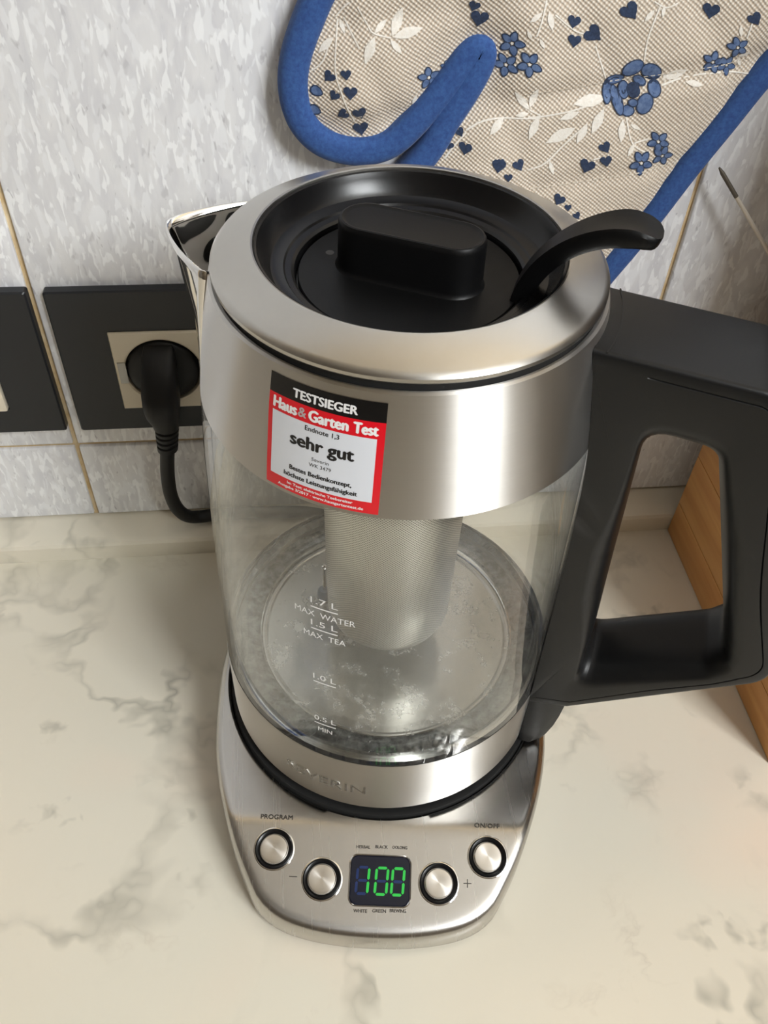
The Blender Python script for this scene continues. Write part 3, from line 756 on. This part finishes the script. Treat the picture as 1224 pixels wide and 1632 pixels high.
xb_, zb_ = on_y(1224, 402, 108); b_ = Vector((xb_, 108, zb_)); e_ = a_ + (b_ - a_) * ((a_.z - 146.2)/(a_.z - b_.z))
e_.z = 146.0; e_.y = 97
tube([a_ + (e_-a_)*q for q in (.16, .5, 1)], [.85, 1.0, 1.1], 12).obj('shaft', mat('rod_pale', sr(205, 196, 182), .4, .3), rd)
tube([a_ + (e_-a_)*q for q in (0, .03, .165)], [.4, .95, .95], 12).obj('tip', mat('rod_tip', sr(96, 88, 78), .45, .5), rd)

# ------------------------------------------------------------------ oven mitt on the wall
mitt = thing('oven_mitt', 'beige floral oven mitt with blue binding hanging on the tiled wall', 'oven mitt', (80, W, 110))
YM = W - 12.5
def wp(px, py): return on_y(px, py, YM)
tape_px = [(522, -25), (500, 20), (474, 92), (468, 150), (482, 200), (518, 235), (572, 248), (624, 236), (672, 192), (716, 138), (748, 96), (768, 86), (769, 104), (748, 146), (712, 202), (682, 252)]
left_up = [(38, 420), (30, 385), (20, 350), (8, 322), (-4, 302)]
low = [(2, 198), (-6, 172), (4, 140), (28, 116), (58, 112), (84, 130)]
right_px = [(985, 424), (1042, 352), (1100, 276), (1160, 202), (1216, 132)]
right_up = [(163, 276), (171, 310), (178, 350), (182, 385), (184, 420)]
ctr = left_up + [wp(*p) for p in tape_px] + low + [wp(*p) for p in right_px] + right_up
smooth_part = spline([(x, 0, z) for x, z in ctr], 7)
cl2 = [(p.x, p.z) for p in smooth_part]
cl2 = cl2 + [(184 - 146*k/20, 420) for k in range(1, 20)]
A = np.array(cl2)
# make it run counter-clockwise and find outward normals
area = .5*np.sum(A[:, 0]*np.roll(A[:, 1], -1) - np.roll(A[:, 0], -1)*A[:, 1])
if area < 0: A = A[::-1].copy()
tg = np.roll(A, -1, 0) - np.roll(A, 1, 0); tg /= np.linalg.norm(tg, axis=1)[:, None] + 1e-9
nr = np.stack([tg[:, 1], -tg[:, 0]], 1)
def seg_dist(P):
    a = A; b_ = np.roll(A, -1, 0); d = b_ - a
    t = np.clip(((P[None] - a)*d).sum(1)/((d*d).sum(1) + 1e-9), 0, 1)
    return float(np.sqrt((((a + d*t[:, None]) - P[None])**2).sum(1)).min())
qa = [(wp(870, 160), wp(1224, 95)), (wp(800, 305), wp(1110, 258)), (wp(560, 40), wp(900, -10)), (wp(500, 205), wp(700, 175))]
qb = [(wp(728, 0), wp(825, 236)), (wp(560, 60), wp(640, 215)), (wp(930, 30), wp(1060, 290)), (wp(1120, 20), wp(1200, 180))]
def line_d(P, l):
    (xa, za), (xb, zb) = l; d = np.array((xb-xa, zb-za)); d /= np.linalg.norm(d); e = P - np.array((xa, za))
    return abs(e[0]*d[1] - e[1]*d[0])
def height(x, z):
    P = np.array((x, z)); d = seg_dist(P); s_ = min(1, d/22); h_ = 7.5 + 5.5*(s_*s_*(3-2*s_))
    q = sum(.75*math.exp(-(line_d(P, l)/3.4)**2) for l in qa) + sum(.55*math.exp(-(line_d(P, l)/3.8)**2) for l in qb)
    h_ -= min(1.4, q) * 1.3
    return h_ + .45*math.sin(x*.11 + 1)*math.sin(z*.13)
pts = [Vector(p) for p in A]; nb = len(pts)
def inside(x, z):
    x1, z1 = A[:, 0], A[:, 1]; x2, z2 = np.roll(x1, -1), np.roll(z1, -1)
    c_ = ((z1 > z) != (z2 > z)) & (x < (x2-x1)*(z-z1)/(z2-z1 + 1e-12) + x1)
    return bool(c_.sum() % 2)
gp = []
for i, x in enumerate(np.arange(-50, 190, 3.2)):
    for z in np.arange(108, 420, 3.2):
        zz = z + (1.6 if i % 2 else 0)
        if inside(x, zz) and seg_dist(np.array((x, zz))) > 1.8: gp.append(Vector((x, zz)))
res = delaunay_2d_cdt(pts + gp, [], [list(range(nb))], 1, 1e-4)
V2, F2 = res[0], res[2]
hv = [height(v.x, v.y) for v in V2]
fv = [(v.x, W - .9 - h_, v.y) for v, h_ in zip(V2, hv)]
bv = [(v.x, W - .6, v.y) for v in V2]; nv = len(fv)
# wind the front faces to look at the room
FF = []
for f in F2:
    f = list(f); a, b_, c_ = [V2[i] for i in f[:3]]
    if (b_-a).cross(c_-a) < 0: f.reverse()
    FF.append(tuple(f))
bodyF = FF + [tuple(i + nv for i in reversed(f)) for f in FF]
obj('quilted_body', fv + bv, bodyF, M_CLOTH, mitt, angle=80)
tape = []
for p, n_ in zip(A, nr):
    sec = []
    for k in range(14):
        t = 2*math.pi*k/14; cx_, cy_ = math.cos(t), math.sin(t)
        sx_ = math.copysign(abs(cx_)**.7, cx_)*5.7; sy_ = math.copysign(abs(cy_)**.7, cy_)*5.9
        sec.append((p[0] + n_[0]*sx_, W - 6.6 - sy_, p[1] + n_[1]*sx_))
    tape.append(sec)
MB().loops(tape, wrap=True).obj('blue_binding', M_TAPE, mitt, angle=60)
# flat print on the cloth
def surf(px, py, lift=.32):
    x, z = wp(px, py); return (x, W - .9 - height(x, z) - lift, z)
def fan(mb, P, lift=.32):
    c_ = (sum(p[0] for p in P)/len(P), sum(p[1] for p in P)/len(P)); n_ = len(P)
    if not inside(*wp(*c_)) or seg_dist(np.array(wp(*c_))) < 4.5: return
    mid = [((p[0]+c_[0])/2, (p[1]+c_[1])/2) for p in P]
    v = [surf(*p, lift) for p in P] + [surf(*p, lift) for p in mid] + [surf(*c_, lift)]
    f = [(k, (k+1) % n_, n_ + (k+1) % n_, n_ + k) for k in range(n_)] + [(n_ + k, n_ + (k+1) % n_, 2*n_) for k in range(n_)]
    mb.add(v, f)
def motif(name, m_, mb, parent=None):
    return mb.obj(name, m_, parent or mitt, smooth=False) if mb.v else None
random.seed(5)
hearts = [(525,123,17,40),(551,117,15,-10),(533,152,15,30),(558,145,20,0),(547,182,17,60),(573,180,20,-20),(576,209,22,-10),(756,9,17,20),(765,30,26,10),(734,214,13,-30),(718,236,12,20),(742,237,18,10),
          (914,32,19,15),(944,52,26,-50),(914,62,19,10),(1001,14,27,-35),(1132,15,24,10),(1200,27,20,-30),(934,261,22,20),(962,231,17,-30),(964,253,17,-10),(1153,198,18,-10),(1127,229,14,-40),
          (794,261,20,10),(826,261,17,-25),(809,280,12,0),(890,315,17,30),(904,328,10,0),(918,341,11,-30),(1066,304,16,-30),(797,255,10,0)]
for x, y, s_, rot in hearts:
    a = math.radians(rot); P = []
    for k in range(18):
        t = 2*math.pi*k/18
        hx = 16*math.sin(t)**3; hy = -(13*math.cos(t) - 5*math.cos(2*t) - 2*math.cos(3*t) - math.cos(4*t))
        hx *= s_/32*1.15; hy *= s_/32*1.22
        P.append((x + hx*math.cos(a) - hy*math.sin(a), y + hx*math.sin(a) + hy*math.cos(a)))
    q_ = MB(); fan(q_, P); motif('printed_heart', M_NAVY, q_)
flowers = [(685,128,18),(817,71,19),(808,106,18),(843,101,19),(1174,74,17),(1135,98,18),(1159,105,16),(1048,224,17),(1056,249,17),(1021,258,19),(714,112,10)]
def petal(mb, x, y, a, r0, r1, w_, lift=.32):
    P = []
    for k in range(10):
        t = 2*math.pi*k/10; l = (r0+r1)/2 + (r1-r0)/2*math.cos(t); s_ = w_*math.sin(t)*(1 - .25*math.cos(t))
        P.append((x + l*math.cos(a) - s_*math.sin(a), y + l*math.sin(a) + s_*math.cos(a)))
    fan(mb, P, lift)
for x, y, r in flowers:
    a0 = random.uniform(0, 1.2); navy, blue, white = MB(), MB(), MB()
    for k in range(5):
        a = a0 + k*2*math.pi/5 + random.uniform(-.12, .12)
        petal(navy, x, y, a, r*.14, r*1.12, r*.36, .26); petal(blue, x, y, a, r*.2, r*1.0, r*.26, .36)
    petal(white, x, y, 0, -r*.12, r*.12, r*.12, .42)
    fl = motif('printed_flower', M_NAVY, navy)
    if fl: motif('petals', M_BLUE, blue, fl); motif('flower_centre', M_INK, white, fl)
for x, y, r in ((505, 149, 11), (502, 180, 11)):
    navy, blue = MB(), MB()
    petal(navy, x, y, .4, -r, r, r*.8, .26); petal(blue, x, y, .4, -r*.8, r*.8, r*.6, .36)
    fl = motif('printed_bud', M_NAVY, navy)
    if fl: motif('petals', M_BLUE, blue, fl)
rx, ry = 1007, 138; navy, blue = MB(), MB()
for k, (ex, ey, ea, eb, rot) in enumerate(((590,410,150,88,-35),(850,460,135,105,25),(890,695,78,105,0),(750,900,95,140,25),(520,1000,80,70,0),(370,860,66,190,-15),(240,740,56,150,5),(350,580,120,58,-15),(470,720,66,110,0),(690,590,90,58,35),(590,890,58,50,0),(600,720,78,88,0))):
    ex, ey, ea, eb = 940 + ex/8.743, 60 + ey/8.743, ea/8.0, eb/8.0; a = math.radians(rot)
    for mb_, g_, l_ in ((navy, .9, .26 + .03*k), (blue, -1.0, .275 + .03*k)):
        if k == 11 and mb_ is blue: continue
        fan(mb_, [(ex + (ea+g_)*math.cos(t)*math.cos(a) - (eb+g_)*math.sin(t)*math.sin(a), ey + (ea+g_)*math.cos(t)*math.sin(a) + (eb+g_)*math.sin(t)*math.cos(a)) for t in [2*math.pi*q/14 for q in range(14)]], l_)
fl = motif('printed_rose', M_NAVY, navy); motif('petals', M_BLUE, blue, fl)
def c3(x, y): return (480 + x/3.22, y/3.22)
def c4(x, y): return (840 + x/3.1875, y/3.1875)
leaves = [(c3, l) for l in [(465,180,520,30),(470,185,625,135),(375,165,440,95),(375,180,325,325),(455,195,515,270),(165,200,90,285),(595,500,580,570),(1170,560,1095,470),(1170,550,1215,445),(1165,575,1095,590),(1215,590,1165,710),(1040,600,965,690),(200,110,225,180)]]
leaves += [(c4, l) for l in [(400,490,230,525),(260,560,160,600),(385,545,320,670),(240,640,90,720),(300,620,245,720),(520,625,575,655),(480,600,470,715),(540,720,505,785),(690,400,815,350),(800,410,890,425),(110,810,130,880),(590,100,640,40),(690,20,680,80),(75,60,10,110),(110,50,125,150),(1080,180,1078,120),(1070,290,1150,275),(1080,310,1100,350),(60,190,85,240),(20,200,0,150),(700,370,700,410)]]
for fn, (xa, ya, xb, yb) in leaves:
    p, q = fn(xa, ya), fn(xb, yb); l = math.hypot(q[0]-p[0], q[1]-p[1]); a = math.atan2(q[1]-p[1], q[0]-p[0])
    w_ = max(3.2, l*.17); P = []
    for t, s_ in ((0, 0), (.2, .6), (.45, 1), (.7, .75), (1, 0), (.7, -.75), (.45, -1), (.2, -.6)):
        P.append((p[0] + l*t*math.cos(a) - w_*s_*math.sin(a), p[1] + l*t*math.sin(a) + w_*s_*math.cos(a)))
    white = MB(); fan(white, P, .24); motif('printed_leaf', M_INK, white)
stems = [(c3, s_) for s_ in [[(290,40),(340,125),(370,165),(460,188)],[(190,110),(175,350),(205,470),(240,560),(275,630)],[(180,100),(220,50),(250,20)],[(140,250),(110,330),(55,380)],[(850,680),(930,630),(1040,605),(1224,600)],[(850,690),(790,760),(740,830)],[(1170,560),(1224,585)],[(220,100),(300,250),(420,300)][:2]]]
stems += [(c4, s_) for s_ in [[(0,590),(100,580),(260,545),(390,490)],[(0,860),(90,820),(180,730),(300,620)],[(670,20),(610,180),(590,300)],[(680,430),(820,385),(1000,370),(1180,400)],[(500,590),(530,720),(620,780)],[(140,70),(240,150),(300,170)],[(345,230),(400,400)],[(100,0),(70,110),(45,180)],[(640,0),(700,30),(760,10)],[(1110,190),(1135,110)],[(1090,300),(1000,370)],[(330,800),(370,790)],[(540,720),(620,700)]]]
def ribbon(mb, P, w_, lift):
    Q = [(p.x, p.y) for p in spline([(x, y, 0) for x, y in P], 6)]
    v = []
    for i, q in enumerate(Q):
        a, c_ = Q[max(0, i-1)], Q[min(len(Q)-1, i+1)]; l = math.hypot(c_[0]-a[0], c_[1]-a[1]) or 1
        nx, ny = -(c_[1]-a[1])/l*w_/2, (c_[0]-a[0])/l*w_/2
        v += [surf(q[0]+nx, q[1]+ny, lift), surf(q[0]-nx, q[1]-ny, lift)]
    f = [(2*i, 2*i+1, 2*i+3, 2*i+2) for i in range(len(Q)-1) if inside(*wp(*Q[i])) and seg_dist(np.array(wp(*Q[i]))) > 4.5]
    mb.add(v, f)
for fn, s_ in stems:
    white = MB(); ribbon(white, [fn(*p) for p in s_], 2.4, .2); motif('printed_stem', M_INK, white)
for a, b_ in (((835, 150), (1205, 96)), ((800, 306), (1100, 262)), ((570, 188), (660, 172))):
    thr = MB(); n_ = int(math.hypot(b_[0]-a[0], b_[1]-a[1]) / 11)
    for k in range(n_):
        q0, q1 = k/n_, (k + .62)/n_
        ribbon(thr, [(a[0]+(b_[0]-a[0])*q, a[1]+(b_[1]-a[1])*q) for q in (q0, q1)], 1.5, .5)
    thr.obj('stitching', M_THREAD, mitt, smooth=False)['kind'] = 'stuff'
lp = spline([(106, W - 5, 420), (104, W - 6, 438), (111, W - 8, 452), (118, W - 6, 438), (116, W - 5, 420)], 8)
tube(lp, 2.0, 10).obj('hanging_loop', M_TAPE, mitt)
hk = spline([(111, W + .5, 448), (111, W - 10, 446), (111, W - 16, 448), (111, W - 18, 456)], 6)
tag(tube(hk, 1.6, 12).obj('wall_hook', M_WIRE, loc=(111, W, 446)), 'small steel hook in the tiles holding the mitt loop', 'hook')
